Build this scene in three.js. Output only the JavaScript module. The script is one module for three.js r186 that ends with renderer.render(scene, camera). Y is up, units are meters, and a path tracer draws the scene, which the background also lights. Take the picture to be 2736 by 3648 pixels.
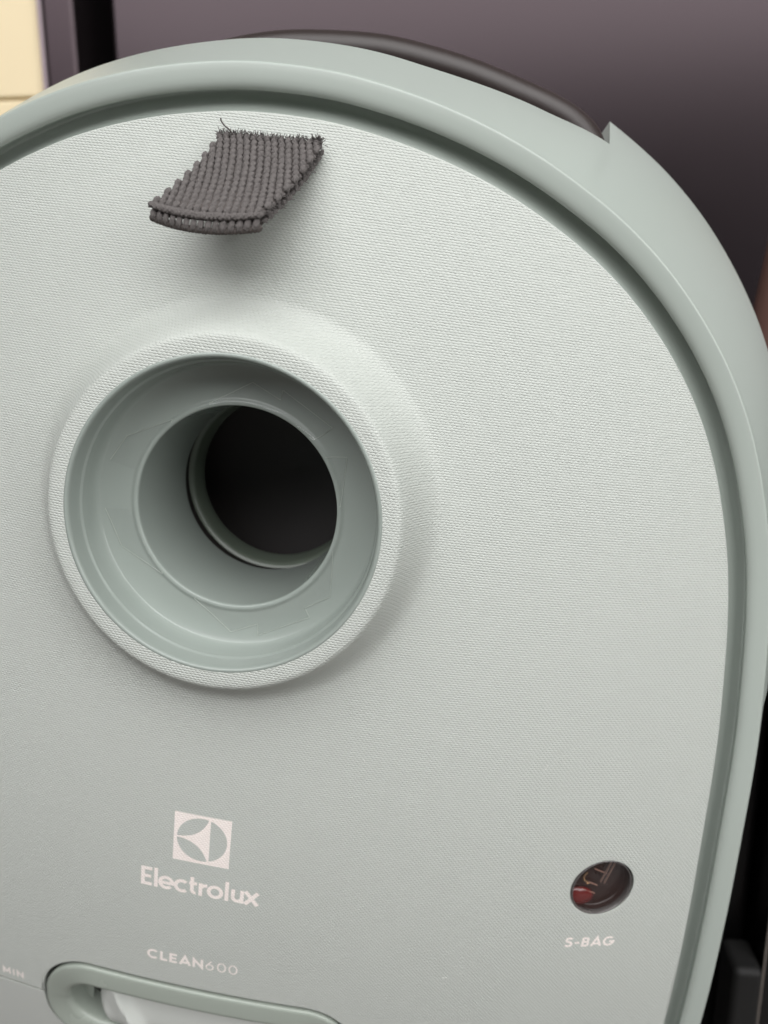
import * as THREE from 'three';
import { mergeGeometries } from 'three/addons/utils/BufferGeometryUtils.js';
import { RoundedBoxGeometry } from 'three/addons/geometries/RoundedBoxGeometry.js';
import { RectAreaLightUniformsLib } from 'three/addons/lights/RectAreaLightUniformsLib.js';

// ------------------------------------------------------------------ camera, light, exposure
const MM = 0.001, LEAN = -0.13576;                       // the cleaner stands a little askew
const scene = new THREE.Scene();
scene.background = new THREE.Color().setRGB(0.1, 0.1, 0.1);
const camera = new THREE.PerspectiveCamera(65.35, 0.75, 0.01, 20);
camera.position.set(0.102292, 0.379417, 0.179259);
camera.up.set(0, 1, 0);
camera.lookAt(0.102292 - 0.105746, 0.379417 - 0.223843, 0.179259 - 0.968872);
camera.focus = 0.186; camera.userData.fStop = 12;
const renderer = new THREE.WebGLRenderer({ antialias: true });
renderer.setSize(768, 1024);
renderer.toneMapping = THREE.LinearToneMapping;
renderer.toneMappingExposure = 0.92;
renderer.shadowMap.enabled = true;
RectAreaLightUniformsLib.init();

function lampPanel(label, [x, y, z], [tx, ty, tz], w, h, color, power, glow) {
  const g = new THREE.Group(); g.name = numbered('light_panel'); scene.add(g);
  g.userData = { label, category: 'lamp' };
  g.position.set(x, y, z); g.lookAt(tx, ty, tz);
  const housing = new THREE.Mesh(new RoundedBoxGeometry(w + 0.04, h + 0.04, 0.04, 2, 0.008), new THREE.MeshStandardMaterial({ color: 0xdddddd, roughness: 0.6 }));
  housing.name = 'housing'; housing.position.z = -0.025; g.add(housing);
  const d = new THREE.Mesh(new THREE.BoxGeometry(w, h, 0.004), new THREE.MeshStandardMaterial({ color: 0xffffff, emissive: color, emissiveIntensity: glow }));
  d.name = 'diffuser'; d.position.z = -0.002; g.add(d);
  const l = new THREE.RectAreaLight(color, power, w, h);
  l.position.set(x, y, z); l.translateOnAxis(new THREE.Vector3(tx - x, ty - y, tz - z).normalize(), 0.004);
  l.lookAt(tx, ty, tz); scene.add(l);
}

// ------------------------------------------------------------------ helpers
const used = {};
function numbered(n) { const k = (used[n] = (used[n] ?? -1) + 1); return k ? `${n}_${String(k).padStart(3, '0')}` : n; }
let seed = 7;
const rnd = () => { seed = (seed * 1664525 + 1013904223) >>> 0; return seed / 4294967296; };
const mix = (a, b, t) => a + (b - a) * t, clamp = (x, a, b) => Math.min(b, Math.max(a, x));
const sstep = (a, b, x) => { const t = clamp((x - a) / (b - a), 0, 1); return t * t * (3 - 2 * t); };
function thing(name, label, category, pos = [0, 0, 0], turn = 0) {
  const o = new THREE.Group(); o.name = numbered(name); o.position.set(...pos); o.rotation.y = turn;
  o.userData = { label, category }; scene.add(o); return o;
}
function part(name, geo, mat, parent, label) {
  const m = new THREE.Mesh(geo, mat); m.name = name; m.castShadow = m.receiveShadow = true;
  if (label) m.userData.label = label;
  parent.add(m); return m;
}
// positions in the cleaner's own millimetres (u right, v up from the middle of the front, z towards the viewer)
const BASE = 300;
function geoFrom(P, I, UV, normals) {
  const g = new THREE.BufferGeometry(), a = new Float32Array(P.length * 3);
  P.forEach((p, i) => { a[3 * i] = p[0] * MM; a[3 * i + 1] = (p[1] + BASE) * MM; a[3 * i + 2] = p[2] * MM; });
  g.setAttribute('position', new THREE.BufferAttribute(a, 3));
  const uv = new Float32Array(P.length * 2);
  P.forEach((p, i) => { const q = UV ? UV[i] : [p[0] * MM, p[1] * MM]; uv[2 * i] = q[0]; uv[2 * i + 1] = q[1]; });
  g.setAttribute('uv', new THREE.BufferAttribute(uv, 2));
  g.setIndex(I); g.computeVertexNormals();
  if (normals) { const n = g.attributes.normal; normals.forEach((q, i) => { if (q) n.setXYZ(i, ...q); }); }
  return g;
}
function place(g, u, v, z, m) { if (m) g.applyMatrix4(m); g.scale(MM, MM, MM); g.translate(u * MM, (v + BASE) * MM, z * MM); return g; }
function grid(rows, cols, fn, closed = false) {        // fn(i, j) -> [u, v, z]
  const P = [], I = [];
  for (let i = 0; i < rows; i++) for (let j = 0; j < cols; j++) P.push(fn(i, j));
  const J = closed ? cols : cols - 1;
  for (let i = 0; i < rows - 1; i++) for (let j = 0; j < J; j++) {
    const a = i * cols + j, b = i * cols + (j + 1) % cols, c = a + cols, d = b + cols;
    I.push(a, b, c, b, d, c);
  }
  return [P, I];
}
const flip = (I) => { for (let k = 0; k < I.length; k += 3) [I[k], I[k + 1]] = [I[k + 1], I[k]]; return I; };

// ------------------------------------------------------------------ shape of the front
const body = (u, v) => { v = Math.max(v, -300); return -1.403e-3 * u * u - 0.833e-3 * v * v - 0.127e-7 * u ** 4 - 3.945e-6 * u * u * v; };
const RC = [0, 40.4], RZ = 8.0, TILT = 0.026;
const smax = (a, b, k) => { const h = Math.max(k - Math.abs(a - b), 0) / k; return Math.max(a, b) + h * h * k / 4; };
function front(u, v) {                                 // the dome with the raised collar round the inlet
  const r = Math.hypot(u - RC[0], v - RC[1]), t = r - 41.6;
  const collar = RZ - Math.tan(TILT) * (v - RC[1]) - 1.5 * (t + Math.sqrt(t * t + 0.6));
  return smax(body(u, v), collar, 13);
}
function normalOf(f, u, v, e = 0.05) {
  const a = (f(u + e, v) - f(u - e, v)) / (2 * e), b = (f(u, v + e) - f(u, v - e)) / (2 * e), l = Math.hypot(a, b, 1);
  return [-a / l, -b / l, 1 / l];
}
const half = [[0, 130.4], [10, 130.1], [19, 129.0], [30, 127.0], [41.5, 124.0], [53, 120.0], [64, 115.0], [75, 109.0], [86.2, 101.0], [98.5, 89.2], [108.5, 76.2], [115.5, 63.5], [120.4, 51.5], [124.4, 39.5], [128.2, 22.5], [131.3, 3], [133.3, -12], [135.8, -40], [138.5, -70], [141.3, -108], [142.6, -150], [140.5, -200], [132, -240], [112, -272], [75, -288], [35, -292], [0, -292.5]];
const outline = (() => {
  const pts = half.concat(half.slice(1, -1).reverse().map(([u, v]) => [-u, v])).map(([u, v]) => new THREE.Vector3(u, v, 0));
  const c = new THREE.CatmullRomCurve3(pts, true, 'centripetal'), n = 720, raw = c.getSpacedPoints(n).slice(0, n).map((p) => [p.x, p.y]);
  let q = raw;
  for (let k = 0; k < 6; k++) q = q.map((p, i) => [0, 1].map((d) => 0.25 * q[(i + n - 1) % n][d] + 0.5 * p[d] + 0.25 * q[(i + 1) % n][d]));
  return q.map((p, i) => { const a = q[(i + n - 3) % n], b = q[(i + 3) % n], dx = b[0] - a[0], dy = b[1] - a[1], l = Math.hypot(dx, dy); return [p[0] - 0.6 * dy / l, p[1] + 0.6 * dx / l]; });
})();
const NO = outline.length;
const outNormal = outline.map((p, i) => { const a = outline[(i + NO - 3) % NO], b = outline[(i + 3) % NO], dx = b[0] - a[0], dy = b[1] - a[1], l = Math.hypot(dx, dy); return [-dy / l, dx / l]; });   // clockwise outline: left of travel is outside
const PART_V = -124.9, GAP = 0.36;

// ------------------------------------------------------------------ materials
function tex(w, h, fn, srgb) {
  const d = new Uint8Array(w * h * 4);
  for (let y = 0; y < h; y++) for (let x = 0; x < w; x++) { const c = fn(x, y), o = 4 * (y * w + x); for (let k = 0; k < 3; k++) d[o + k] = clamp(Array.isArray(c) ? c[k] : c, 0, 255); d[o + 3] = 255; }
  const t = new THREE.DataTexture(d, w, h); t.wrapS = t.wrapT = THREE.RepeatWrapping; t.magFilter = t.minFilter = THREE.LinearFilter; t.needsUpdate = true;
  if (srgb) t.colorSpace = THREE.SRGBColorSpace;
  return t;
}
// woven relief: rows of staggered lens-shaped beads, 24 x 40 of them on one tile of 25.7 x 24 mm, each a little different
const weave = (() => {
  const C = 24, R = 40, S = 1024, amp = [], wob = [];
  for (let i = 0; i < C * R; i++) { amp.push(0.74 + 0.26 * rnd()); wob.push((rnd() - 0.5) * 0.22); }
  return tex(S, S, (x, y) => {
    const fx = x / S * C, fy = y / S * R; let best = 0;
    for (let r = Math.floor(fy) - 1; r <= Math.floor(fy) + 1; r++) {
      const rr = (r + R) % R, sx = fx - (rr % 2 ? 0.5 : 0), c = Math.floor(sx), cc = ((c % C) + C) % C, nx = (cc + 1) % C, t = sx - c, u = t * t * (3 - 2 * t);
      const w = mix(wob[rr * C + cc], wob[rr * C + nx], u), a = mix(amp[rr * C + cc], amp[rr * C + nx], Math.abs(t - 0.5) < 0.5 ? u : 0);
      const dy = Math.abs(fy - (r + 0.5 + w * 0.45)), half = 0.5 - 0.17 * Math.cos(2 * Math.PI * t), q = 1 - Math.pow(dy / half, 3);
      if (q > 0) best = Math.max(best, q * a * (0.86 - 0.14 * Math.cos(2 * Math.PI * t)));
    }
    return best * 250;
  });
})();
weave.repeat.set(1 / 0.0257, 1 / 0.024);
const grain = tex(256, 256, () => 90 + 140 * rnd()); grain.repeat.set(1 / 0.1, 1 / 0.1);
const fibre = tex(128, 128, (x, y) => 60 + 150 * Math.abs(Math.sin((x + y * 0.6) * 0.55 + 2 * rnd()))); fibre.repeat.set(3, 3);
const patchy = (() => {                                       // faint blotches for roughness, several octaves of value noise on a torus
  const N = 256, layers = [4, 9, 21, 50].map((n) => [n, Array.from({ length: n * n }, rnd)]);
  return tex(N, N, (x, y) => {
    let s = 0, w = 0;
    layers.forEach(([n, a], k) => {
      const fx = x / N * n, fy = y / N * n, i = Math.floor(fx), j = Math.floor(fy), u = fx - i, v = fy - j, g = (p, q) => a[(q % n) * n + (p % n)];
      const m = mix(mix(g(i, j), g(i + 1, j), u), mix(g(i, j + 1), g(i + 1, j + 1), u), v), ww = 1 / (k + 1); s += m * ww; w += ww;
    });
    return 150 + 105 * s / w;
  });
})();
patchy.repeat.set(1 / 0.12, 1 / 0.12);
const std = (color, roughness, extra = {}) => new THREE.MeshPhysicalMaterial({ color, roughness, ...extra });
const M = {
  panel: std(0xbec2bc, 0.50, { bumpMap: weave, bumpScale: 0.00015, roughnessMap: patchy, roughness: 0.6, side: THREE.DoubleSide }),
  lower: std(0xb8bbb6, 0.5, { bumpMap: grain, bumpScale: 0.00002, roughnessMap: patchy, side: THREE.DoubleSide }),
  rim: std(0xa6aea7, 0.34, { side: THREE.DoubleSide }),
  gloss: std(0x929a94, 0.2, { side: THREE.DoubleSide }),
  collar: std(0x6d766a, 0.25, { side: THREE.DoubleSide }),  // darker than the socket: shade deep in the tube put into the colour
  bezel: std(0x969d94, 0.33, { roughnessMap: patchy, side: THREE.DoubleSide }),
  lever: std(0xbcbfba, 0.4, { side: THREE.DoubleSide }),
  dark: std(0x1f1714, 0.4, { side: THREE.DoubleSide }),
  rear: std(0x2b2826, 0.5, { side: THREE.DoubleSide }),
  handle: std(0x332b29, 0.34, { bumpMap: grain, bumpScale: 0.00003 }),
  web: std(0x716c6a, 0.85, { bumpMap: fibre, bumpScale: 0.00012, sheen: 0.4, sheenRoughness: 0.6, sheenColor: new THREE.Color(0x887c78) }),
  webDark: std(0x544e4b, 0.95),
  film: std(0xffffff, 0.16, { transmission: 1, thickness: 0, ior: 1.45, side: THREE.DoubleSide }),
  filmEdge: std(0xc0c6be, 0.25),
};

// ------------------------------------------------------------------ the vacuum cleaner
const vac = thing('vacuum_cleaner', 'pale sage green canister vacuum cleaner standing upright with a round hose inlet in its front', 'vacuum cleaner');
vac.rotation.z = LEAN;

// latch recess outline (a long rounded slot) used by the cut-outs
const LC = [0, PART_V], LW = 47.6, LH = 17.2, LR = 15.6;
function slot(w, h, r, n = 22) {                         // anticlockwise from the right end
  const pts = [], corner = (cx, cy, a0) => { for (let k = 0; k <= n; k++) { const a = a0 + Math.PI / 2 * k / n; pts.push([cx + r * Math.cos(a), cy + r * Math.sin(a)]); } };
  const line = (x0, y0, x1, y1, m) => { for (let k = 1; k < m; k++) pts.push([mix(x0, x1, k / m), mix(y0, y1, k / m)]); };
  corner(w - r, h - r, 0); line(w - r, h, -w + r, h, 24); corner(-w + r, h - r, Math.PI / 2); line(-w, h - r, -w, -h + r, 4);
  corner(-w + r, -h + r, Math.PI); line(-w + r, -h, w - r, -h, 24); corner(w - r, -h + r, 1.5 * Math.PI); line(w, -h + r, w, h - r, 4);
  return pts.map(([x, y]) => [x + LC[0], y + LC[1]]);
}
const slotHole = slot(LW + 1, LH + 1, LR + 1);
const resample = (pts, step) => {
  const out = [];
  for (let i = 0; i < pts.length - 1; i++) { const [a, b] = [pts[i], pts[i + 1]], n = Math.max(1, Math.round(Math.hypot(b[0] - a[0], b[1] - a[1]) / step)); for (let k = 0; k < n; k++) out.push([mix(a[0], b[0], k / n), mix(a[1], b[1], k / n)]); }
  out.push(pts[pts.length - 1]); return out;
};
// boundary of the upper front panel, clockwise as the outline runs (top, right, along the parting line, left)
function boundary() {
  const y = PART_V + GAP, b = [];
  const right = outline.filter(([u, v], i) => i < NO / 2 && v > y), left = outline.filter(([u, v], i) => i >= NO / 2 && v > y);
  const ru = right[right.length - 1][0] + 0.02;
  const ordered = slotHole.filter(([, v]) => v > y + 0.1).sort((p, q) => Math.abs(q[0] - p[0]) > 1e-6 ? q[0] - p[0] : Math.sign(p[0]) * (p[1] - q[1]));
  const bottom = [[ru, y], [ordered[0][0] + 0.02, y], ...ordered, [ordered[ordered.length - 1][0] - 0.02, y], [-ru, y]];
  const low = resample(bottom, 0.9);
  b.push(...right, ...low, ...left);
  return { B: b, nr: right.length, nb: low.length };
}
const WIN = [109.4, -54.8], WR = 9.0;
{
  const { B, nr, nb } = boundary(), nB = B.length, CUT = -80;
  const inset = (i) => { const p = B[(i + nB - 1) % nB], q = B[(i + 1) % nB], dx = q[0] - p[0], dy = q[1] - p[1], l = Math.hypot(dx, dy) || 1; return [dy / l, -dx / l]; };  // towards the panel
  const IN = B.map((p, i) => { const a = inset(i); return [p[0] + a[0] * 0.55, p[1] + a[1] * 0.55]; });
  const sideU = (() => { for (let i = 1; i < nr; i++) if (IN[i][1] <= CUT) return mix(IN[i - 1][0], IN[i][0], (IN[i - 1][1] - CUT) / (IN[i - 1][1] - IN[i][1])); })();
  const bot = IN.slice(nr, nr + nb), maxU = Math.max(...bot.map((p) => p[0]));
  const tops = bot.map(([u]) => [u * sideU / maxU, CUT]);
  for (let j = 1; j < nb; j++) tops[j][0] = Math.min(tops[j][0], tops[j - 1][0] - 0.002);
  for (let k = 0; k < 60; k++) { const o = tops.map((p) => p[0]); for (let j = 1; j < nb - 1; j++) tops[j][0] = 0.25 * o[j - 1] + 0.5 * o[j] + 0.25 * o[j + 1]; }
  const rim = [...IN.slice(0, nr).filter((p) => p[1] > CUT + 0.05), ...tops, ...IN.slice(nr + nb).filter((p) => p[1] > CUT + 0.05)], n = rim.length;
  const ang = rim.map(([u, v]) => Math.atan2(u - RC[0], v - RC[1]));
  for (let i = 10; i < n; i++) if (ang[i] < 0) ang[i] += 2 * Math.PI;
  const T = [0];
  for (let k = 1; k <= 26; k++) T.push(k * 0.0058 * (1 + 0.012 * k));
  const last = T[T.length - 1];
  for (let k = 1; k <= 92; k++) T.push(last + (1 - last) * k / 92);
  const R0 = 37.1, P = [], N = [], I = [];
  const add = (u, v, h, top) => { P.push([u, v, front(u, v) + h]); N.push(top ? normalOf(front, u, v) : null); };
  for (let i = 0; i < n; i++) add(RC[0] + (R0 - 0.15) * Math.sin(ang[i]), RC[1] + (R0 - 0.15) * Math.cos(ang[i]), -1.2, 0);
  for (const t of T) for (let i = 0; i < n; i++) add(mix(RC[0] + R0 * Math.sin(ang[i]), rim[i][0], t), mix(RC[1] + R0 * Math.cos(ang[i]), rim[i][1], t), 0, 1);
  for (let r = 0; r < T.length; r++) for (let i = 0; i < n; i++) {
    const a = r * n + i, b = r * n + (i + 1) % n, c = a + n, d = b + n;
    for (const t of [[a, b, c], [b, d, c]]) if (!t.some((k) => Math.hypot(P[k][0] - WIN[0], P[k][1] - WIN[1]) < WR + 1.6)) I.push(...t);
  }
  // strip between the lower edge of that grid and the parting line or the latch opening
  const s0 = P.length, SR = 26;
  for (let r = 0; r <= SR; r++) for (let j = 0; j < nb; j++) add(mix(tops[j][0], bot[j][0], r / SR), mix(CUT, bot[j][1], r / SR), 0, 1);
  for (let r = 0; r < SR; r++) for (let j = 0; j < nb - 1; j++) { const a = s0 + r * nb + j, b = a + 1, c = a + nb, d = c + 1; I.push(a, b, c, b, d, c); }
  // rolled edge all the way round
  const e0 = P.length, roll = [[0.55, 0], [0.28, -0.08], [0.08, -0.26], [0, -0.6], [0, -6]];
  for (const [k, [d, h]] of roll.entries()) for (let i = 0; i < nB; i++) { const a = inset(i); add(B[i][0] + a[0] * d, B[i][1] + a[1] * d, h, k === 0); }
  for (let r = 0; r < roll.length - 1; r++) for (let i = 0; i < nB; i++) { const a = e0 + r * nB + i, b = e0 + r * nB + (i + 1) % nB, c = a + nB, d = b + nB; I.push(a, b, c, b, d, c); }
  // close the gap between the coarse hole and the round window opening
  const near = (k) => Math.hypot(P[k][0] - WIN[0], P[k][1] - WIN[1]) < WR + 12, E = new Map();
  for (let k = 0; k < I.length; k += 3) for (let s = 0; s < 3; s++) { const a = I[k + s], b = I[k + (s + 1) % 3]; if (near(a) && near(b)) { if (E.get(b + '_' + a)) E.delete(b + '_' + a); else E.set(a + '_' + b, [a, b]); } }
  const next = new Map(); for (const [a, b] of E.values()) { const d = Math.hypot(P[a][0] - WIN[0], P[a][1] - WIN[1]); if (d < WR + 8) next.set(a, b); }
  const loop = []; let k0 = [...next.keys()].find((k) => Math.hypot(P[k][0] - WIN[0], P[k][1] - WIN[1]) < WR + 4), k = k0;
  do { loop.push(k); k = next.get(k); } while (k !== undefined && k !== k0 && loop.length < 2000);
  const circ = [], base = P.length, nc = 72;
  for (let c = 0; c < nc; c++) { const a = 2 * Math.PI * c / nc, u = WIN[0] + (WR + 0.25) * Math.cos(a), v = WIN[1] + (WR + 0.25) * Math.sin(a); circ.push([u, v]); P.push([u, v, front(u, v)]); N.push(normalOf(front, u, v)); }
  for (let c = 0; c < nc; c++) { const a = 2 * Math.PI * c / nc, u = WIN[0] + WR * Math.cos(a), v = WIN[1] + WR * Math.sin(a); P.push([u, v, front(u, v) - 0.3]); N.push(null); }
  for (let c = 0; c < nc; c++) { const a = 2 * Math.PI * c / nc, u = WIN[0] + WR * Math.cos(a), v = WIN[1] + WR * Math.sin(a); P.push([u, v, front(u, v) - 3]); N.push(null); }
  const ids = [...loop, ...circ.map((_, c) => base + c)];
  for (const [a, b, c] of THREE.ShapeUtils.triangulateShape(loop.map((q) => new THREE.Vector2(P[q][0], P[q][1])), [circ.map(([u, v]) => new THREE.Vector2(u, v))])) {
    const t = [ids[a], ids[b], ids[c]], [x, y, z] = t.map((q) => P[q]);
    const s = (y[0] - x[0]) * (z[1] - x[1]) - (y[1] - x[1]) * (z[0] - x[0]);
    if (s < 0) t.reverse(); I.push(...t);
  }
  for (let r = 0; r < 2; r++) for (let c = 0; c < nc; c++) { const a = base + r * nc + c, b = base + r * nc + (c + 1) % nc; I.push(a, b, a + nc, b, b + nc, a + nc); }
  const g = geoFrom(P, I, null, N);
  part('front_panel', g, M.panel, vac, 'pale green front panel with a fine woven relief and a raised collar');
}
// lower cover below the parting line
{
  const y0 = PART_V - GAP;
  const cols = 260, P = [], I = [], N = [];
  const side = (v) => { let best = 0; for (const [u, w] of outline) if (u > 0 && Math.abs(w - v) < 1.2) best = Math.max(best, u); return best; };
  const sw = LW + 1, sh = LH + 1, sr = LR + 1, top = (u) => { const a = Math.abs(u); return a > sw ? y0 : PART_V - sh + (a > sw - sr ? sr - Math.sqrt(Math.max(0, sr * sr - (a - sw + sr) ** 2)) : 0); };
  const W = side(y0) - 0.2, us = []; for (let j = 0; j < cols; j++) us.push(-W + 2 * W * j / (cols - 1));
  const bot = us.map((u) => { let m = -292.5; for (const [a, w] of outline) if (w < y0 - 20 && Math.abs(a - u) < 2.4) m = Math.max(-292.5, w); return Math.min(m, y0 - 40); });
  const rows = 40;
  for (let r = -2; r < rows; r++) for (let j = 0; j < cols; j++) {
    const u = us[j], t = top(u);
    const v = r < 0 ? t : mix(t - 0.12, bot[j], r / (rows - 1)), h = r === -2 ? -5 : r === -1 ? -0.12 : 0;
    P.push([u, v, body(u, v) + h - 0.22]); N.push(r < 0 ? null : normalOf(body, u, v));
  }
  for (let r = 0; r < rows + 1; r++) for (let j = 0; j < cols - 1; j++) { const a = r * cols + j, b = a + 1, c = a + cols, d = c + 1; I.push(a, c, b, b, c, d); }
  part('lower_cover', geoFrom(P, I, null, N), M.lower, vac, 'smooth lower front cover below the parting line');
}
// outer shell: a sweep of one cross-section round the outline (distance outwards, height over the panel's edge)
const table = (T, x) => { for (let k = 1; k < T.length; k++) if (x <= T[k][0]) { const t = clamp((x - T[k - 1][0]) / (T[k][0] - T[k - 1][0]), 0, 1); return T[k].map((q, m) => mix(T[k - 1][m], q, t)); } return T[T.length - 1]; };
const NOTCH = 66;
const shellEdge = (i) => {                                         // [depth, distance outwards] of the shell's rear edge
  const [u, v] = outline[i], a = Math.abs(u), s = Math.atan2(a, v + 20);
  if (v > 60 && u < NOTCH && u > -90) return [mix(25, 31, sstep(15, 66, a)), mix(22.9, u > 0 ? 27.2 : 25.2, sstep(20, 66, a)) + (u > 0 ? 1.4 * sstep(50, 66, a) : 0)];
  const [, h, d] = table([[0.45, 54, 39.2], [0.55, 50, 37.6], [0.68, 46, 35.2], [0.8, 40, 32.3], [0.91, 35, 29.5], [1.0, 30, 26.5], [1.05, 28, 24.7], [1.3, 22, 20], [1.8, 20, 16.5], [3.2, 20, 16]], s);
  return [h, d];
};
{
  const lip = [[-3, -4.2], [0, -4.4], [2, -5], [4, -6.4], [5.8, -7.6], [6.6, -6.8], [6.3, -4.6], [5.4, -2.6], [4.9, -1.75], [4.75, -1.25], [4.9, -0.75], [5.4, -0.3], [6.2, 0], [7.2, 0.14], [8.6, 0.2], [9.8, 0.16], [10.2, 0.06], [10.45, -0.16], [10.65, -0.55], [11.1, -1.4]];
  const n = NO, m = NO + 1, rowsN = lip.length + 20, zP = outline.map(([u, v]) => body(u, v));
  const zs = zP.map((z, i) => { let s = 0; for (let k = -6; k <= 6; k++) s += zP[(i + k + n) % n]; return s / 13; });
  const f = (r, ii) => {
    const i = ii % n, [u, v] = outline[i], [a, b] = outNormal[i]; let d, h;
    if (r < lip.length) [d, h] = lip[r];
    else {
      const k = r - lip.length, [e, de] = shellEdge(i);
      if (k < 14) { const e0 = Math.min(e, mix(25, 31, sstep(15, 66, Math.abs(u)))), hh = k < 10 ? mix(1.3, e0, (k + 1) / 10) : mix(e0, e, (k - 9) / 4), t = (hh - 1.3) / (e - 1.3); h = -hh; const c = 0.24 * sstep(20, 60, u) * (v > 0 ? 1 : 0); d = 11.1 + (de - 11.1) * ((1 + c) * t - c * t * t); }
      else { const q = [[0.1, 0.5], [0, 1.0], [-0.5, 1.5], [-1.6, 1.6], [-3, 1.4], [-4, 4]][k - 14]; h = -e - q[1]; d = de + q[0]; }
    }
    const lean = u >= NOTCH && u < 90 && v > 0 ? 5.5 * sstep(31, 54, -h) * (1 - sstep(70, 90, u)) : 0;   // the end of the notch leans towards the middle
    return [u + a * d - b * lean, v + b * d + a * lean, zs[i] + h];
  };
  const [P, I] = grid(rowsN, m, f);
  const UV = []; for (let r = 0; r < rowsN; r++) for (let i = 0; i < m; i++) UV.push([i * 0.00125, r * 0.0012]);
  const shell = geoFrom(P, I, UV), sn = shell.attributes.normal;
  for (let r = 0; r < rowsN; r++) { const a = r * m, b = a + n, q = new THREE.Vector3(sn.getX(a) + sn.getX(b), sn.getY(a) + sn.getY(b), sn.getZ(a) + sn.getZ(b)).normalize(); sn.setXYZ(a, q.x, q.y, q.z); sn.setXYZ(b, q.x, q.y, q.z); }
  part('outer_shell', shell, M.rim, vac, 'satin sage green outer rim of the body');
  // rear body
  const back = (r, i) => { const [u, v] = outline[i], [a, b] = outNormal[i], [d, z] = [[11, -34], [14, -60], [19, -92], [19, -150], [14, -176], [-20, -186], [-70, -188]][r]; return [u + a * d, v + b * d, Math.min(zs[i] - 12, z - 0.25 * Math.abs(zs[i]))]; };
  const [P2, I2] = grid(7, n, back, true);
  part('rear_body', geoFrom(P2, I2), M.rear, vac, 'dark grey rear body');
}
// inlet: lip, stepped wall, funnel floor, tube
const ringM = new THREE.Matrix4().makeRotationX(Math.PI / 2 - TILT);
const lathe = (pts, n = 180) => { const g = new THREE.LatheGeometry(pts.map(([r, d]) => new THREE.Vector2(r, -d)), n); return place(g, RC[0], RC[1], RZ, ringM); };
const funnelDepth = (r) => r > 34.4 ? 12.2 - (r - 34.4) * 3 : r > 26.5 ? 13.4 - 1.3 * Math.pow((r - 26.5) / 8, 3) - 0.1 * ((34.4 - r) / 8) : 12.75 + 0.6 * Math.pow(clamp((r - 25) / 1.5, 0, 1), 2);
{
  const pts = [[37.4, 1.5], [37.3, 0.25], [37.1, -0.02], [36.8, -0.16], [36.45, -0.12], [36.2, 0.1], [36.0, 0.5], [35.9, 1.1], [35.75, 3.4], [35.7, 4.6], [35.55, 5.0], [35.3, 5.15], [35.15, 5.5], [35.1, 8], [35.0, 10], [34.8, 11.3]];
  for (let r = 34.4; r > 25.3; r -= 0.35) pts.push([r, funnelDepth(r)]);
  pts.push([25.1, 12.85], [24.85, 13.1], [24.72, 13.5], [24.7, 14.5], [24.75, 30], [24.8, 47], [25.0, 47.6], [26, 47.8]);
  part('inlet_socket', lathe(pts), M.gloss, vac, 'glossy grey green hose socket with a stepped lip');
  part('inlet_shade_band', lathe([[25.0, 47.5], [27.5, 48], [28, 49], [28, 55], [26.4, 56]]), M.rear, vac, 'dark band standing in for the shaded gap deep in the hose socket');  // no real gasket: the shadowed gap here is given as dark colour
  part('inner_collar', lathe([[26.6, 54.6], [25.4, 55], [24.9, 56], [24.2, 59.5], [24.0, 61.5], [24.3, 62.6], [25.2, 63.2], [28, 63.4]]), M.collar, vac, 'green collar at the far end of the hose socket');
  part('bag_chamber', lathe([[25, 62], [42, 62.5], [46, 68], [46, 80], [0.01, 82]], 64), M.dark, vac, 'dark chamber behind the hose socket');
}
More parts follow.
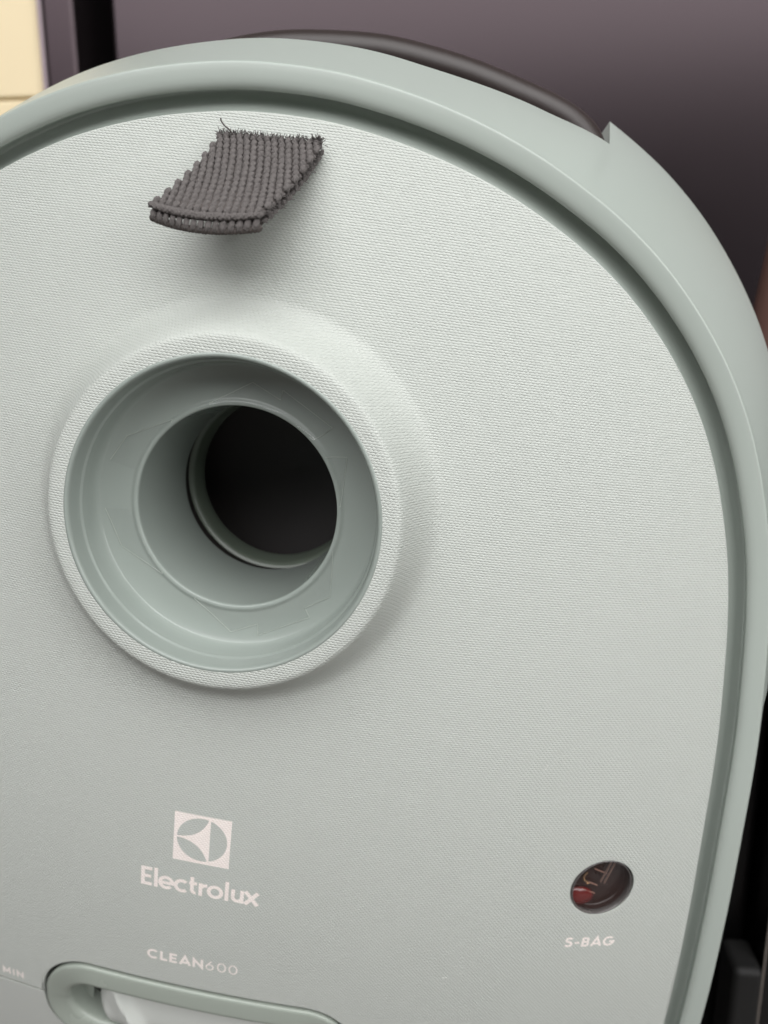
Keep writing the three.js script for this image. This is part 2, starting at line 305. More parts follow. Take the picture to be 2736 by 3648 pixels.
// clear film left on the funnel floor: thin sheets with torn zigzag edges
{
  const onFloor = (r, a, lift) => { const t = a * Math.PI / 180, u = r * Math.cos(t), v = r * Math.sin(t), d = funnelDepth(r) - lift; return new THREE.Vector3(u, v * Math.cos(TILT) - 0 + -d * Math.sin(TILT) * 1, -d * Math.cos(TILT) - v * Math.sin(TILT)); };
  const films = [
    { out: [[25.5, -108], [26, -108.7], [31.8, -86.6], [29.8, -73.5], [32.6, -74.4], [32.4, -49], [29.8, -48.6], [31.5, -35.7], [25.6, -13.9]] },
    { out: [[33, -171], [31.3, -152.9], [26, -130.7], [25.5, -132]] , back: [[25.5, -170]] },
    { out: [[25.5, 134], [26, 132.6], [31.6, 154.7], [33, 168]], back: [[25.5, 168]] },
    { out: [[25.5, 110], [25.9, 110.4], [30.6, 88.3], [28.6, 73.8], [31, 74.5], [31, 47.3], [28.4, 47.6], [25.5, 49]] },
    { out: [[25.5, 10], [25.7, 9.8], [30.2, 33], [25.5, 38]] },
  ];
  for (const f of films) {
    const toXY = ([r, a]) => new THREE.Vector2(r * Math.cos(a * Math.PI / 180), r * Math.sin(a * Math.PI / 180));
    const poly = []; const all = [...f.out, ...(f.back ?? [])];
    for (let i = 0; i < all.length; i++) {
      const a = all[i], b = all[(i + 1) % all.length];
      const arc = a[0] < 26.2 && b[0] < 26.2 || a[0] > 32.8 && b[0] > 32.8, m = 10;
      for (let k = 0; k < m; k++) { if (arc) poly.push(toXY([mix(a[0], b[0], k / m), mix(a[1], b[1], k / m)])); else poly.push(toXY(a).lerp(toXY(b), k / m)); }
    }
    const P = [], I = [], N = poly.length;
    for (const lift of [0.05, 0.17]) for (const q of poly) { const w = onFloor(q.length(), Math.atan2(q.y, q.x) * 180 / Math.PI, lift); P.push([w.x + RC[0], w.y + RC[1], w.z + RZ]); }
    for (const [a, b, c] of THREE.ShapeUtils.triangulateShape(poly, [])) I.push(N + a, N + b, N + c);
    const m = part('clear_film', geoFrom(P, I), M.film, vac, 'piece of clear film with a torn zigzag edge');
    const cv = new THREE.CatmullRomCurve3(f.out.flatMap((a, i) => i + 1 < f.out.length ? [0, 0.04, 0.35, 0.65, 0.96].map((t) => { const q = toXY(a).lerp(toXY(f.out[i + 1]), t), w = onFloor(q.length(), Math.atan2(q.y, q.x) * 180 / Math.PI, 0.13); return new THREE.Vector3(w.x + RC[0], w.y + RC[1], w.z + RZ); }) : []), false, 'centripetal');
    part('film_edge', place(new THREE.TubeGeometry(cv, 160, 0.05, 5), 0, 0, 0), M.filmEdge, m);
  }
}

// bag indicator window
{
  const zc = front(...WIN), nn = normalOf(body, ...WIN), q = new THREE.Quaternion().setFromUnitVectors(new THREE.Vector3(0, 1, 0), new THREE.Vector3(...nn)), m4 = new THREE.Matrix4().makeRotationFromQuaternion(q);
  const put = (g) => place(g, WIN[0], WIN[1], zc, m4);
  const L = (pts, n = 72) => put(new THREE.LatheGeometry(pts.map(([r, d]) => new THREE.Vector2(r, d)), n));
  const w = new THREE.Group(); w.name = 'bag_indicator_window'; w.userData.label = 'round clear window with dark inside and a red marker'; vac.add(w);
  part('lens', L([[0.001, 0.3], [3, 0.22], [6, -0.05], [8.2, -0.55], [8.55, -0.8]]), std(0xffffff, 0.03, { transmission: 1, thickness: 0, ior: 1.5, side: THREE.DoubleSide }), w);
  part('clear_rim', L([[9.0, -0.35], [8.85, -0.1], [8.6, -0.15], [8.45, -0.6], [8.4, -1.6], [9.0, -1.7], [9.0, -0.35]]), std(0xa8a2a0, 0.08, { transmission: 0.8, thickness: 0, ior: 1.5, side: THREE.DoubleSide }), w);
  part('well', L([[8.9, -1.5], [8.6, -1.8], [8.45, -3.0], [8.1, -3.4], [0.001, -3.5]]), std(0x2a1916, 0.22, { side: THREE.DoubleSide }), w);
  const box = (a, b, c, x, y, z, r, ry = 0) => { const g = new RoundedBoxGeometry(a, b, c, 3, r); g.rotateY(ry); g.translate(x, y, z); return put(g); };
  part('red_marker', put(new THREE.SphereGeometry(1, 40, 24).scale(4.6, 1.3, 3.0).rotateY(0.25).translate(-3.0, -3.0, 6.2)), std(0x5c0d0b, 0.2, { clearcoat: 0.5 }), w, 'red marker in the lower left of the window');
  for (const x of [-1.0, 0.25]) part('rib', box(0.24, 0.6, 7.0, x + 0.9, -1.9, -4.0, 0.1, 0.06), std(0x8d746b, 0.2, { transmission: 0.3, thickness: 0 }), w);
  for (const [z, wd] of [[-3.4, 4.4], [1.0, 3.2], [3.6, 4.6]]) part('cross_rib', box(wd, 0.5, 0.22, -1.2, -2.6, z, 0.1, -0.08), std(0x8c6a5e, 0.25), w);
  const spring = new THREE.CatmullRomCurve3([[-4.6, -2.8, -1.6], [-4.8, -3.0, -0.2], [-4.0, -2.8, 0.9], [-2.8, -3.0, 1.2], [-2.5, -3.4, 2.0], [-1.8, -3.2, 1.6]].map((a) => new THREE.Vector3(...a)));
  part('spring_wire', put(new THREE.TubeGeometry(spring, 40, 0.24, 8)), std(0xd9b48c, 0.22, { metalness: 0.8 }), w);
}

// latch: bezel ring, recess, lever
{
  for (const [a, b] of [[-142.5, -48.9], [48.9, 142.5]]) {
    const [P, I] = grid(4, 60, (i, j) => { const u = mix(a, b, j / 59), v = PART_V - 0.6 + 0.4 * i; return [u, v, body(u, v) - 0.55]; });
    part('seam_shade', geoFrom(P, I), std(0x6d7064, 0.7, { side: THREE.DoubleSide }), vac, 'thin olive grey strip standing in for the shade of the parting line');  // shade of the open seam, put in as a dark coloured strip
  }
  const sec = [[1.2, -6], [0, -1.2], [0, -0.2], [0.12, 0.15], [0.45, 0.4], [1.0, 0.5], [2.4, 0.42], [5.6, 0.3], [6.6, 0.1], [7.2, -0.5], [7.5, -1.5], [7.7, -12.5], [12, -13]];
  const P = [], I = [], outer = slot(LW, LH, LR), n = outer.length;
  for (const [ins, h] of sec) { const s = slot(LW - ins, LH - Math.min(ins, 8.4), Math.max(0.6, LR - ins * 0.86)); for (let i = 0; i < n; i++) { const [u, v] = s[i]; P.push([u, v, body(outer[i][0], outer[i][1]) + h]); } }
  for (let r = 0; r < sec.length - 1; r++) for (let i = 0; i < n; i++) { const a = r * n + i, b = r * n + (i + 1) % n; I.push(a, b, a + n, b, b + n, a + n); }
  part('latch_bezel', geoFrom(P, I), M.bezel, vac, 'glossy grey green bezel around the latch recess');
  const [P3, I3] = grid(8, 60, (i, j) => { const u = -41 + 4.6 * j / 59, v = PART_V - 10.5 + 21 * i / 7; return [u, v, body(u, PART_V) - 9.5]; });
  part('latch_recess', geoFrom(P3, I3), M.bezel, vac, 'floor of the latch recess');
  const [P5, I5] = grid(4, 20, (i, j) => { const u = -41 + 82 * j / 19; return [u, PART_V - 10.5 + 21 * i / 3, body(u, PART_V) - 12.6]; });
  part('latch_shade', geoFrom(P5, I5), M.dark, vac, 'dark sheet standing in for the shade under the latch lever');  // dark sheet painted in place of the shade beside the lever
  const w = 70, lv = (i, j) => {                                 // lever: rounded left end, then a raised diagonal ridge and a shallow scoop
    const a = j / (w - 1), s = i / 15 * 2 - 1, u0 = -32.9 + 2.6 * s * s, u = mix(u0, 39, Math.pow(a, 1.3)), v = PART_V + 0.3 + s * 8.2;
    const q = u + 27.5 - (7.5 - (v - PART_V)) * 0.62, edge = Math.sqrt(clamp((u - u0) / 3.2, 0, 1));
    const ridge = q < 0 ? 1.6 * Math.exp(-q * q / 18) : 2.6 * Math.exp(-q * q / 5) - 1.0 * (1 - Math.exp(-q * q / 5));
    return [u, v, body(u, PART_V) - 8.2 + 6.2 * edge + ridge * edge - 1.4 * Math.pow(Math.abs(s), 4)];
  };
  const [P4, I4] = grid(16, w, lv);
  for (let i = 0; i < 16; i++) { const p = P4[i * w]; P4.push([p[0] + 1.6, p[1], p[2] - 5]); }
  for (let i = 0; i < 15; i++) I4.push(i * w, 16 * w + i, (i + 1) * w, (i + 1) * w, 16 * w + i, 16 * w + i + 1);
  part('latch_lever', geoFrom(P4, I4), M.lever, vac, 'light grey latch lever');
}

// lettering and emblem: flat print in sheets that follow the panel
const PRINT = 0xf8efe9;
function printed(name, label, u, v, w, h, px, draw, color = PRINT) {
  const c = document.createElement('canvas'); c.width = Math.round(w * px); c.height = Math.round(h * px);
  const x = c.getContext('2d'); x.fillStyle = '#000'; x.fillRect(0, 0, c.width, c.height);
  x.setTransform(px, 0, 0, -px, 0, c.height); x.fillStyle = x.strokeStyle = '#fff'; x.lineCap = 'butt'; x.lineJoin = 'miter'; draw(x);
  const a = new THREE.CanvasTexture(c); a.magFilter = THREE.LinearFilter;
  const wv = weave.clone(); wv.channel = 1; wv.needsUpdate = true;
  const nx = 40, ny = 16, P = [], UV = [], N = [];
  for (let i = 0; i <= ny; i++) for (let j = 0; j <= nx; j++) { const pu = u + w * j / nx, pv = v + h * i / ny; P.push([pu, pv, front(pu, pv) + 0.05]); UV.push([j / nx, i / ny]); N.push(normalOf(front, pu, pv)); }
  const I = []; for (let i = 0; i < ny; i++) for (let j = 0; j < nx; j++) { const q = i * (nx + 1) + j; I.push(q, q + 1, q + nx + 1, q + 1, q + nx + 2, q + nx + 1); }
  const g = geoFrom(P, I, UV, N);
  const uv1 = new Float32Array(P.length * 2); P.forEach((p, i) => { uv1[2 * i] = p[0] * MM; uv1[2 * i + 1] = p[1] * MM; });
  g.setAttribute('uv1', new THREE.BufferAttribute(uv1, 2));
  const m = new THREE.MeshStandardMaterial({ color, roughness: 0.45, alphaMap: a, transparent: true, bumpMap: wv, bumpScale: 0.00015 });
  part(name, g, m, vac, label);
}
printed('emblem', 'pale pink square emblem with a cut circle', -7.9, -59.15, 15.8, 15.8, 40, (x) => {
  const s = 15.65, o = 0.075, cx = o + s / 2, cy = o + s / 2, R = 0.44 * s;
  x.fillRect(o, o, s, s); x.fillStyle = '#000';
  const xs = (0.64 - 0.5) * s, a = Math.acos(xs / R);
  x.beginPath(); x.arc(cx, cy, R, -a, a); x.closePath(); x.fill();
  for (const sg of [1, -1]) {
    const a0 = 178 * Math.PI / 180, a1 = 76.5 * Math.PI / 180, p = (t) => [cx + R * Math.cos(t), cy + sg * R * Math.sin(t)];
    x.beginPath(); x.moveTo(...p(a0)); for (let k = 1; k <= 40; k++) x.lineTo(...p(mix(a0, a1, k / 40)));
    const am = (a0 + a1) / 2, b0 = p(a0), b1 = p(a1), sag = 0.27 * R, c = [(b0[0] + b1[0]) / 2 - Math.cos(am) * sag * 2, (b0[1] + b1[1]) / 2 - sg * Math.sin(am) * sag * 2];
    x.quadraticCurveTo(...c, ...b0); x.fill();
  }
});
const arc = (x, cx, cy, r, a0, a1) => { x.beginPath(); x.arc(cx, cy, r, a0 * Math.PI / 180, a1 * Math.PI / 180, false); x.stroke(); };
const ln = (x, ...p) => { x.beginPath(); x.moveTo(p[0], p[1]); for (let i = 2; i < p.length; i += 2) x.lineTo(p[i], p[i + 1]); x.stroke(); };
printed('brand_lettering', 'pale pink wordmark below the emblem', -17.2, -71.4, 34.4, 8.6, 40, (x) => {
  const X = 0.6, Y = 1.3, w = 1.12, xh = 4.45; x.lineWidth = w; x.translate(X, Y);
  ln(x, w / 2, 0, w / 2, 6.4); for (const y of [w / 2, 3.25, 6.4 - w / 2]) ln(x, 0, y, y === 3.25 ? 2.95 : 3.2, y);
  ln(x, 4.3, 0, 4.3, 6.6);
  const r = (xh - w) / 2 + 0.1, c = xh / 2;
  arc(x, 7.25, c, r, 0, 318); ln(x, 7.25 - r, c - 0.1, 7.25 + r + w / 2, c - 0.1);
  arc(x, 11.75, c, r, 48, 312);
  ln(x, 14.6, w * 0.9, 14.6, 6.0); ln(x, 13.75, xh - w / 2, 16.0, xh - w / 2); x.beginPath(); x.arc(14.6 + 0.85, w * 0.95 + 0.5, 0.85, Math.PI, 1.6 * Math.PI); x.stroke();
  ln(x, 17.0, 0, 17.0, xh); x.beginPath(); x.moveTo(17.0, 2.4); x.quadraticCurveTo(17.1, xh - 0.6, 18.9, xh - 0.6); x.stroke();
  arc(x, 21.1, c, r, 0, 360);
  ln(x, 24.35, 0, 24.35, 6.6);
  ln(x, 26.1, 1.9, 26.1, xh); ln(x, 28.6, 0, 28.6, xh); arc(x, 27.35, 1.85, 1.25, 180, 360);
  x.lineWidth = w * 1.1; ln(x, 29.5, 0, 33.0, xh); ln(x, 29.5, xh, 33.0, 0);
});
const caps = {                                                    // [width, strokes] in a letter 1 high
  C: [0.9, (x) => arc(x, 0.47, 0.5, 0.42, 45, 315)], L: [0.62, (x) => ln(x, 0.1, 1, 0.1, 0.09, 0.6, 0.09)], E: [0.68, (x) => { ln(x, 0.64, 0.91, 0.1, 0.91, 0.1, 0.09, 0.64, 0.09); ln(x, 0.1, 0.5, 0.6, 0.5); }],
  A: [0.95, (x) => { ln(x, 0.05, 0, 0.475, 0.95, 0.9, 0); ln(x, 0.2, 0.27, 0.75, 0.27); }], N: [0.88, (x) => ln(x, 0.1, 0, 0.1, 0.9, 0.78, 0.1, 0.78, 1)], M: [1.0, (x) => ln(x, 0.1, 0, 0.12, 0.9, 0.5, 0.3, 0.88, 0.9, 0.9, 0)], I: [0.2, (x) => ln(x, 0.1, 0, 0.1, 1)],
  S: [0.66, (x) => { x.beginPath(); x.moveTo(0.58, 0.82); x.bezierCurveTo(0.5, 0.98, 0.1, 0.98, 0.1, 0.73); x.bezierCurveTo(0.1, 0.5, 0.58, 0.55, 0.58, 0.28); x.bezierCurveTo(0.58, 0.02, 0.16, 0.02, 0.06, 0.2); x.stroke(); }], '-': [0.5, (x) => ln(x, 0.05, 0.42, 0.45, 0.42)],
  B: [0.68, (x) => { ln(x, 0.1, 0, 0.1, 1); x.beginPath(); x.moveTo(0.1, 0.91); x.lineTo(0.36, 0.91); x.arc(0.36, 0.71, 0.2, Math.PI / 2, -Math.PI / 2, true); x.lineTo(0.1, 0.51); x.lineTo(0.38, 0.51); x.arc(0.38, 0.3, 0.21, Math.PI / 2, -Math.PI / 2, true); x.lineTo(0.1, 0.09); x.stroke(); }],
  G: [0.95, (x) => { arc(x, 0.47, 0.5, 0.42, 45, 330); ln(x, 0.5, 0.46, 0.9, 0.46, 0.86, 0.2); }],
  6: [0.75, (x) => { arc(x, 0.36, 0.31, 0.29, 0, 360); ln(x, 0.1, 0.46, 0.5, 1); }], 0: [0.72, (x) => { x.beginPath(); x.ellipse(0.36, 0.5, 0.32, 0.46, 0, 0, 2 * Math.PI); x.stroke(); }],
};
function word(x, text, u0, h, weight, gap, x0, y0) { let u = u0; for (const ch of text) { const [w, f] = caps[ch]; x.save(); x.translate(x0 + u, y0); x.scale(h, h); x.lineWidth = weight; f(x); x.restore(); u += (w + gap) * h; } return u; }
printed('model_lettering', 'pale model lettering above the latch', -15.2, -98.8, 30.4, 6, 40, (x) => { const e = word(x, 'CLEAN', 0, 3.5, 0.235, 0.17, 0.9, 1.4); word(x, '600', e + 0.1, 3.5, 0.12, 0.24, 0.9, 1.4); }, 0xf8f0ea);
printed('bag_lettering', 'pale lettering under the round window', 101.6, -76.3, 16.6, 5.6, 50, (x) => { word(x, 'S-BAG', 0, 3.3, 0.22, 0.16, 0.9, 1.2); });
printed('power_lettering', 'pale lettering beside the latch', -66, -122.9, 13, 4.4, 60, (x) => { word(x, 'MIN', 3.2, 2.7, 0.21, 0.3, 0.3, 1.2); });

// webbing pull tab
{
  const tab = new THREE.Group(); tab.name = 'pull_tab'; tab.userData.label = 'short folded tab of coarse grey webbing with a frayed edge'; vac.add(tab);
  const A = new THREE.Vector3(-1.7, 124.7, -11.2), B = new THREE.Vector3(-4.2, 114.5, -3.6), C = new THREE.Vector3(-8.6, 106.2, 8.2);
  const cv = new THREE.QuadraticBezierCurve3(A, B, C), W = 24;
  const across = new THREE.Vector3(1, 0.03, 0.035).normalize();
  const frame = (t) => { const p = cv.getPoint(t), d = cv.getTangent(t), x = across.clone().addScaledVector(d, -across.dot(d)).normalize(), nrm = new THREE.Vector3().crossVectors(x, d).negate().normalize(); if (nrm.z < 0 && nrm.y < 0) nrm.negate(); return { p, d, x: across.clone(), n: nrm }; };
  const bowed = (g) => {                                         // the free end sags a little in the middle
    const q = g.attributes.position, d = cv.getTangent(1);
    for (let i = 0; i < q.count; i++) { const v = q.getY(i) / MM - BASE, t = clamp((A.y - v) / (A.y - C.y), 0, 1.1), c = cv.getPoint(Math.min(t, 1)), s2 = clamp(2 * (q.getX(i) / MM - c.x) / W, -1, 1), k = 1.5 * t * t * (1 - s2 * s2) * MM; q.setXYZ(i, q.getX(i) + d.x * k, q.getY(i) + d.y * k - k * 0.35, q.getZ(i) + d.z * k * 0.6); }
    g.computeVertexNormals(); return g;
  };
  const parts = [];
  const lump = (pos, X, Y, Z, a, b, c, rough = 0.12) => {
    const g = new THREE.IcosahedronGeometry(1, 2), q = g.attributes.position; const s1 = rnd() * 9, s2 = rnd() * 9;
    for (let i = 0; i < q.count; i++) { const x = q.getX(i), y = q.getY(i), z = q.getZ(i), k = 1 + rough * Math.sin(5 * x + 3 * y + s1) * Math.cos(4 * z - 5 * y + s2); q.setXYZ(i, x * k, y * k, z * k); }
    g.scale(a, b, c); if (new THREE.Vector3().crossVectors(X, Y).dot(Z) < 0) X = X.clone().negate(); g.applyMatrix4(new THREE.Matrix4().makeBasis(X, Y, Z)); g.translate(pos.x, pos.y, pos.z); return place(g.index ? g.toNonIndexed() : g, 0, 0, 0);
  };
  const rows = 15, cols = 15, pitch = W / cols;
  for (let j = 0; j < rows; j++) for (let i = -1; i <= cols; i++) {
    if (i < 0 || i >= cols) continue; const s = (i + 0.5 * j) % cols + 0.2;
    const f = frame((j + 0.5) / rows), pos = f.p.clone().addScaledVector(f.x, (s - cols / 2 + 0.15) * pitch + (rnd() - 0.5) * 0.12).addScaledVector(f.n, 0.55 + (rnd() - 0.5) * 0.12);
    const dir = f.d.clone().multiplyScalar(1.9).addScaledVector(f.x, 0.3).normalize(), Z = f.n, X = new THREE.Vector3().crossVectors(dir, Z).normalize();
    parts.push(lump(pos, X, dir, Z, 0.74, 1.2, 0.8));
  }
  // folded end: a smooth ridge and a row of loops
  const fe = frame(1), down = fe.d.clone().multiplyScalar(0.35).addScaledVector(fe.n, -1).normalize();
  for (let i = 0; i < 34; i++) { const s = (i + 0.5) / 34 * cols; parts.push(lump(fe.p.clone().addScaledVector(fe.x, (s - cols / 2) * pitch).addScaledVector(fe.d, 0.35).addScaledVector(fe.n, 0.1 + 0.25 * rnd() * 0.4), fe.x, fe.d, fe.n, 0.8, 0.85, 0.7, 0.16)); }
  for (let i = 0; i < cols; i++) { const s = i + 0.5; parts.push(lump(fe.p.clone().addScaledVector(fe.x, (s - cols / 2) * pitch).addScaledVector(fe.d, 0.5).addScaledVector(down, 1.55), new THREE.Vector3().crossVectors(down, fe.d).normalize(), down, fe.d, 0.74, 1.2, 0.7, 0.14)); }
  part('webbing', bowed(mergeGeometries(parts)), M.web, tab);
  // the two plain layers underneath
  const slab = (lift, th, inset, t0 = 0, t1 = 1) => { const [P, I] = grid(24, 8, (a, b) => { const f = frame(mix(t0, t1, a / 23)), ring = [[-1, 0], [1, 0], [1.02, -0.25], [1.02, -0.75], [1, -1], [-1, -1], [-1.02, -0.75], [-1.02, -0.25]][b]; const q = f.p.clone().addScaledVector(f.x, ring[0] * (W / 2 - inset)).addScaledVector(f.n, lift + ring[1] * th); return [q.x, q.y, q.z]; }, true); const g = geoFrom(P, I); const cap = [0, 23 * 8].flatMap((o) => [0, 1, 5, 1, 4, 5, 1, 2, 3, 1, 3, 4, 0, 5, 6, 0, 6, 7].map((k) => k + o)); g.setIndex([...I, ...cap]); return g.toNonIndexed(); };
  const hem = [];
  for (let i = 0; i < 34; i++) { const q = (i + 0.5) / 34 * cols; hem.push(lump(fe.p.clone().addScaledVector(fe.x, (q - cols / 2) * pitch).addScaledVector(fe.d, 0.15).addScaledVector(down, 2.65), fe.x, fe.d, fe.n, 0.62, 0.75, 0.8, 0.12)); }
  for (const g of hem) g.deleteAttribute('uv');
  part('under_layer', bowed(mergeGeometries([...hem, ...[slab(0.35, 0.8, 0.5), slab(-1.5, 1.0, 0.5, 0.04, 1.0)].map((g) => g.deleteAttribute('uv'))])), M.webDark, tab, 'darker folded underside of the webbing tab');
  const edge = [];
  for (let j = 0; j < 15; j++) {
    const f = frame((j + 0.5) / 15), e = (W / 2) - 0.1;
    edge.push(lump(f.p.clone().addScaledVector(f.x, e + 0.15 * (j % 2)).addScaledVector(f.n, -1.75), f.x, f.d, f.n, 0.5, 0.9, 0.5, 0.2));
    edge.push(lump(f.p.clone().addScaledVector(f.x, e - 0.2).addScaledVector(f.n, -0.1), f.x, f.d, f.n, 0.5, 0.7, 0.5, 0.2));
    edge.push(lump(f.p.clone().addScaledVector(f.x, -e).addScaledVector(f.n, -1.2), f.x, f.d, f.n, 0.5, 0.8, 0.9, 0.2));
    if (j % 2) { const a = f.p.clone().addScaledVector(f.x, e + 0.05).addScaledVector(f.n, -0.2), b = frame((j + 1.1) / 15).p.clone().addScaledVector(f.x, e + 0.35).addScaledVector(f.n, -1.7); edge.push(place(new THREE.TubeGeometry(new THREE.LineCurve3(a, b), 3, 0.32, 6).toNonIndexed(), 0, 0, 0)); }
  }
  part('selvage', bowed(mergeGeometries(edge)), M.web, tab);
  // frayed cut along the top and one loose thread
  const fr = [], f0 = frame(0);
  for (let k = 0; k < 420; k++) {
    const s = rnd() - 0.5, a = f0.p.clone().addScaledVector(f0.x, s * W * 1.0).addScaledVector(f0.d, 0.4 - 0.5 * rnd()).addScaledVector(f0.n, 0.9 - 1.6 * rnd()), l = 0.5 + 0.9 * rnd() + (s > 0.42 ? 0.6 : 0);
    const dir = new THREE.Vector3((rnd() - 0.5) * 1.6, 0.5 + 0.6 * rnd(), 0.2 + 0.8 * rnd()).normalize(), b = a.clone().addScaledVector(dir, l), m = a.clone().lerp(b, 0.5).add(new THREE.Vector3((rnd() - 0.5) * 0.4, (rnd() - 0.5) * 0.3, 0.15));
    fr.push(place(new THREE.TubeGeometry(new THREE.QuadraticBezierCurve3(a, m, b), 4, 0.06 + 0.03 * rnd(), 4).toNonIndexed(), 0, 0, 0));
  }
  for (let k = 0; k < 260; k++) {                                  // fuzz along a stitch line and the side edge
    const onSide = k > 130, t = onSide ? rnd() : 0.03, f = frame(t), s = onSide ? 0.5 : rnd() - 0.5;
    const a = f.p.clone().addScaledVector(f.x, s * W + (onSide ? (rnd() - 0.6) * 0.8 : 0)).addScaledVector(f.n, onSide ? -2 + 2.4 * rnd() : 1.1), dir = new THREE.Vector3(onSide ? 0.6 + rnd() : (rnd() - 0.5) * 3, rnd() - 0.5, 0.3 * rnd()).normalize(), b = a.clone().addScaledVector(dir, 0.5 + 0.8 * rnd());
    fr.push(place(new THREE.TubeGeometry(new THREE.QuadraticBezierCurve3(a, a.clone().lerp(b, 0.5).add(new THREE.Vector3(0, 0.15 * (rnd() - 0.5), 0.2)), b), 4, 0.05 + 0.03 * rnd(), 4).toNonIndexed(), 0, 0, 0));
  }
  const fray = part('frayed_edge', mergeGeometries(fr), M.web, tab); fray.userData.kind = 'stuff';
  const tc = new THREE.CatmullRomCurve3([[-10.2, 124.6, -9.8], [-10.9, 125.4, -9.1], [-11.9, 126.0, -8.8], [-12.7, 126.9, -8.8], [-12.8, 127.4, -8.7]].map((a) => new THREE.Vector3(...a)));
  part('loose_thread', place(new THREE.TubeGeometry(tc, 24, 0.17, 7), 0, 0, 0), M.webDark, tab);
}

// a few specks and fibres of lint on the front and the rim
{
  const sp = [];
  for (let k = 0; k < 90; k++) {
    const u = -90 + 220 * rnd(), v = -120 + 240 * rnd(), r = Math.hypot(u - RC[0], v - RC[1]);
    if (r < 55 || Math.hypot(u / 136, (v + 5) / 135) > 0.9 || Math.hypot(u - WIN[0], v - WIN[1]) < 12 || v < -100) continue;
    const g = new THREE.IcosahedronGeometry(0.06 + 0.07 * rnd() * rnd(), 1); g.scale(1, 0.8, 0.6); sp.push(place(g, u, v, front(u, v) + 0.04));
  }
  for (const [u, v, a, l] of [[58, 62, 0.4, 1.6], [40, -20, 2.1, 1.2], [86, -18, 1.2, 1.8], [-62, 78, 2.6, 1.4], [70, -88, 0.2, 1.2]]) {
    const e = [u + l * Math.cos(a), v + l * Math.sin(a)], c = new THREE.QuadraticBezierCurve3(new THREE.Vector3(u, v, front(u, v) + 0.06), new THREE.Vector3((u + e[0]) / 2 + 0.3, (v + e[1]) / 2 + 0.2, front(u, v) + 0.25), new THREE.Vector3(...e, front(...e) + 0.06));
    sp.push(place(new THREE.TubeGeometry(c, 10, 0.035, 5).toNonIndexed(), 0, 0, 0));
  }
  const d = part('lint', mergeGeometries(sp), std(0xe9e7e2, 0.8), vac, 'tiny pale specks of lint'); d.userData.kind = 'stuff';
}

// carrying handle in the notch behind the rim
{
  const pts = [[-70, 123.8, -62], [-58, 134.8, -62], [-44, 146.0, -60], [-30, 152.8, -60], [-16.2, 156.6, -60], [-3.4, 158.2, -60], [13.2, 158.8, -60], [26.2, 157.5, -60], [39.3, 155.2, -60], [52.4, 151.8, -60], [62, 148.9, -60], [68, 146.2, -60], [72.4, 142.6, -60], [75, 136.8, -60]].map((a) => new THREE.Vector3(...a));
  const g = new THREE.TubeGeometry(new THREE.CatmullRomCurve3(pts), 120, 4.6, 24);
  part('carrying_handle', place(g, 0, 0, 0), M.handle, vac, 'dark grey curved carrying handle behind the top rim');
  const pv = new THREE.CapsuleGeometry(4.0, 9, 8, 24); pv.rotateX(Math.PI / 2);
  part('handle_pivot', place(pv, 74.0, 141.0, -66), M.rear, vac, 'dark rounded end of the carrying handle in its notch');
}

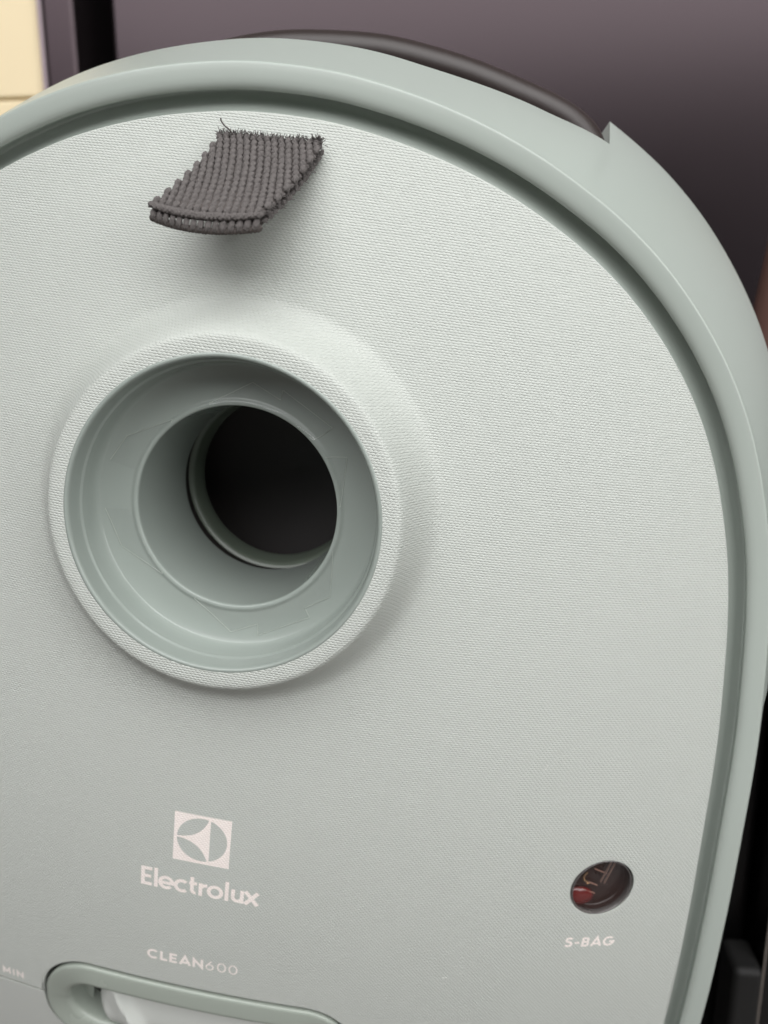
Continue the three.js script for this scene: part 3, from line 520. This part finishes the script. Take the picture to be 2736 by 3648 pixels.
// ------------------------------------------------------------------ what stands behind and beside
const FLOOR = -0.034;
function carton(name, label, cat, [x0, x1], [y0, y1], [z0, z1], mat, r = 0.003) {
  const o = thing(name, label, cat, [(x0 + x1) / 2, y0, (z0 + z1) / 2]);
  const g = new RoundedBoxGeometry(x1 - x0, y1 - y0, z1 - z0, 3, r); g.translate(0, (y1 - y0) / 2, 0);
  part('body', g, mat, o); return o;
}
{
  const fl = new THREE.Mesh(new THREE.BoxGeometry(3, 0.04, 3), std(0x5a5450, 0.55, { roughnessMap: patchy })); fl.name = 'floor'; fl.position.set(0, FLOOR - 0.0201, 0); fl.receiveShadow = true; fl.userData = { kind: 'structure', label: 'dark shelf surface under the vacuum cleaner' }; scene.add(fl);
  carton('cabinet', 'mauve grey cabinet behind the vacuum cleaner', 'cabinet', [-0.1045, 0.62], [FLOOR, 0.75], [-0.62, -0.3], std(0x40383b, 0.24, { metalness: 0.85 }));
  const post = carton('post', 'dark grey upright post left of the black gap', 'post', [-0.1455, -0.1258], [FLOOR, 0.75], [-0.36, -0.3], std(0x463d40, 0.32, { metalness: 0.85 }));
  { const t = new RoundedBoxGeometry(0.0028, 0.75, 0.03, 2, 0.0008); t.translate(-0.0114, 0.375, 0.014); part('pale_edge', t, std(0x9a8a90, 0.4), post, 'paler mauve edge strip'); }
  carton('gap_shade', 'black sheet standing in for the shade in the gap beside the cabinet', 'backing', [-0.16, -0.09], [FLOOR, 0.8], [-0.66, -0.63], std(0x030303, 0.8));  // black colour stands in for the shade of the recess
  const y = thing('display_board', 'cream display board at the top left behind the post', 'board', [-0.235, 0, -0.33]);
  for (const [a, b] of [[FLOOR, 0.5103], [0.5113, 0.8]]) { const g = new RoundedBoxGeometry(0.173, b - a, 0.05, 3, 0.002); g.translate(0, (a + b) / 2, 0); part('board_panel', g, std(0xead8b2, 0.5), y); }
  carton('black_carton', 'tall black carton standing right of the vacuum cleaner', 'carton', [0.2, 0.2285], [FLOOR, 0.335], [-0.3, -0.14], std(0x0b0a0a, 0.35));
  carton('grey_box', 'low dark grey box in front of the tall black carton', 'box', [0.2165, 0.2285], [FLOOR, 0.12], [-0.135, -0.115], std(0x0d0c0b, 0.7));
  const gc = carton('glossy_case', 'glossy black case with an added pale strip as edge highlight at the lower right corner', 'case', [0.2297, 0.42], [FLOOR, 0.34], [-0.3, -0.12], std(0x060606, 0.2), 0.0012);
  { const t = new THREE.CylinderGeometry(0.0005, 0.0005, 0.364, 12); t.translate(-0.0948, 0.183, 0.0898); part('pale_edge', t, std(0xa09890, 0.25, { metalness: 0.7 }), gc); }  // highlight on the case edge, made as a pale metal strip
  const wnd = thing('hose_wand', 'brown tube leaning at the right edge beside the vacuum cleaner', 'tube', [0.222, 0.335, -0.165]);
  const g = new THREE.CylinderGeometry(0.014, 0.014, 0.16, 40); g.translate(0, 0.08, 0); g.rotateZ(-0.12);
  part('tube', g, std(0x6b4f48, 0.35), wnd);
}
lampPanel('large soft ceiling lamp above the vacuum cleaner', [0.1, 1.55, 1.0], [0, 0.33, 0], 2.3, 1.5, 0xffffff, 2.2, 2.0);
lampPanel('added unseen fill light off to the right', [1.4, 0.85, 0.85], [0, 0.3, 0], 0.9, 0.9, 0xffffff, 2.6, 2.0);  // added fill, no such source seen; lightens the right side of the collar
lampPanel('added dim light far behind the viewer for the cabinet reflection', [-1.1, 2.0, 3.0], [0, 0.4, 0], 2.4, 0.8, 0xf6edf8, 2.2, 2.2);  // added unseen source, gives the cabinet front its bright upper reflection
renderer.render(scene, camera);
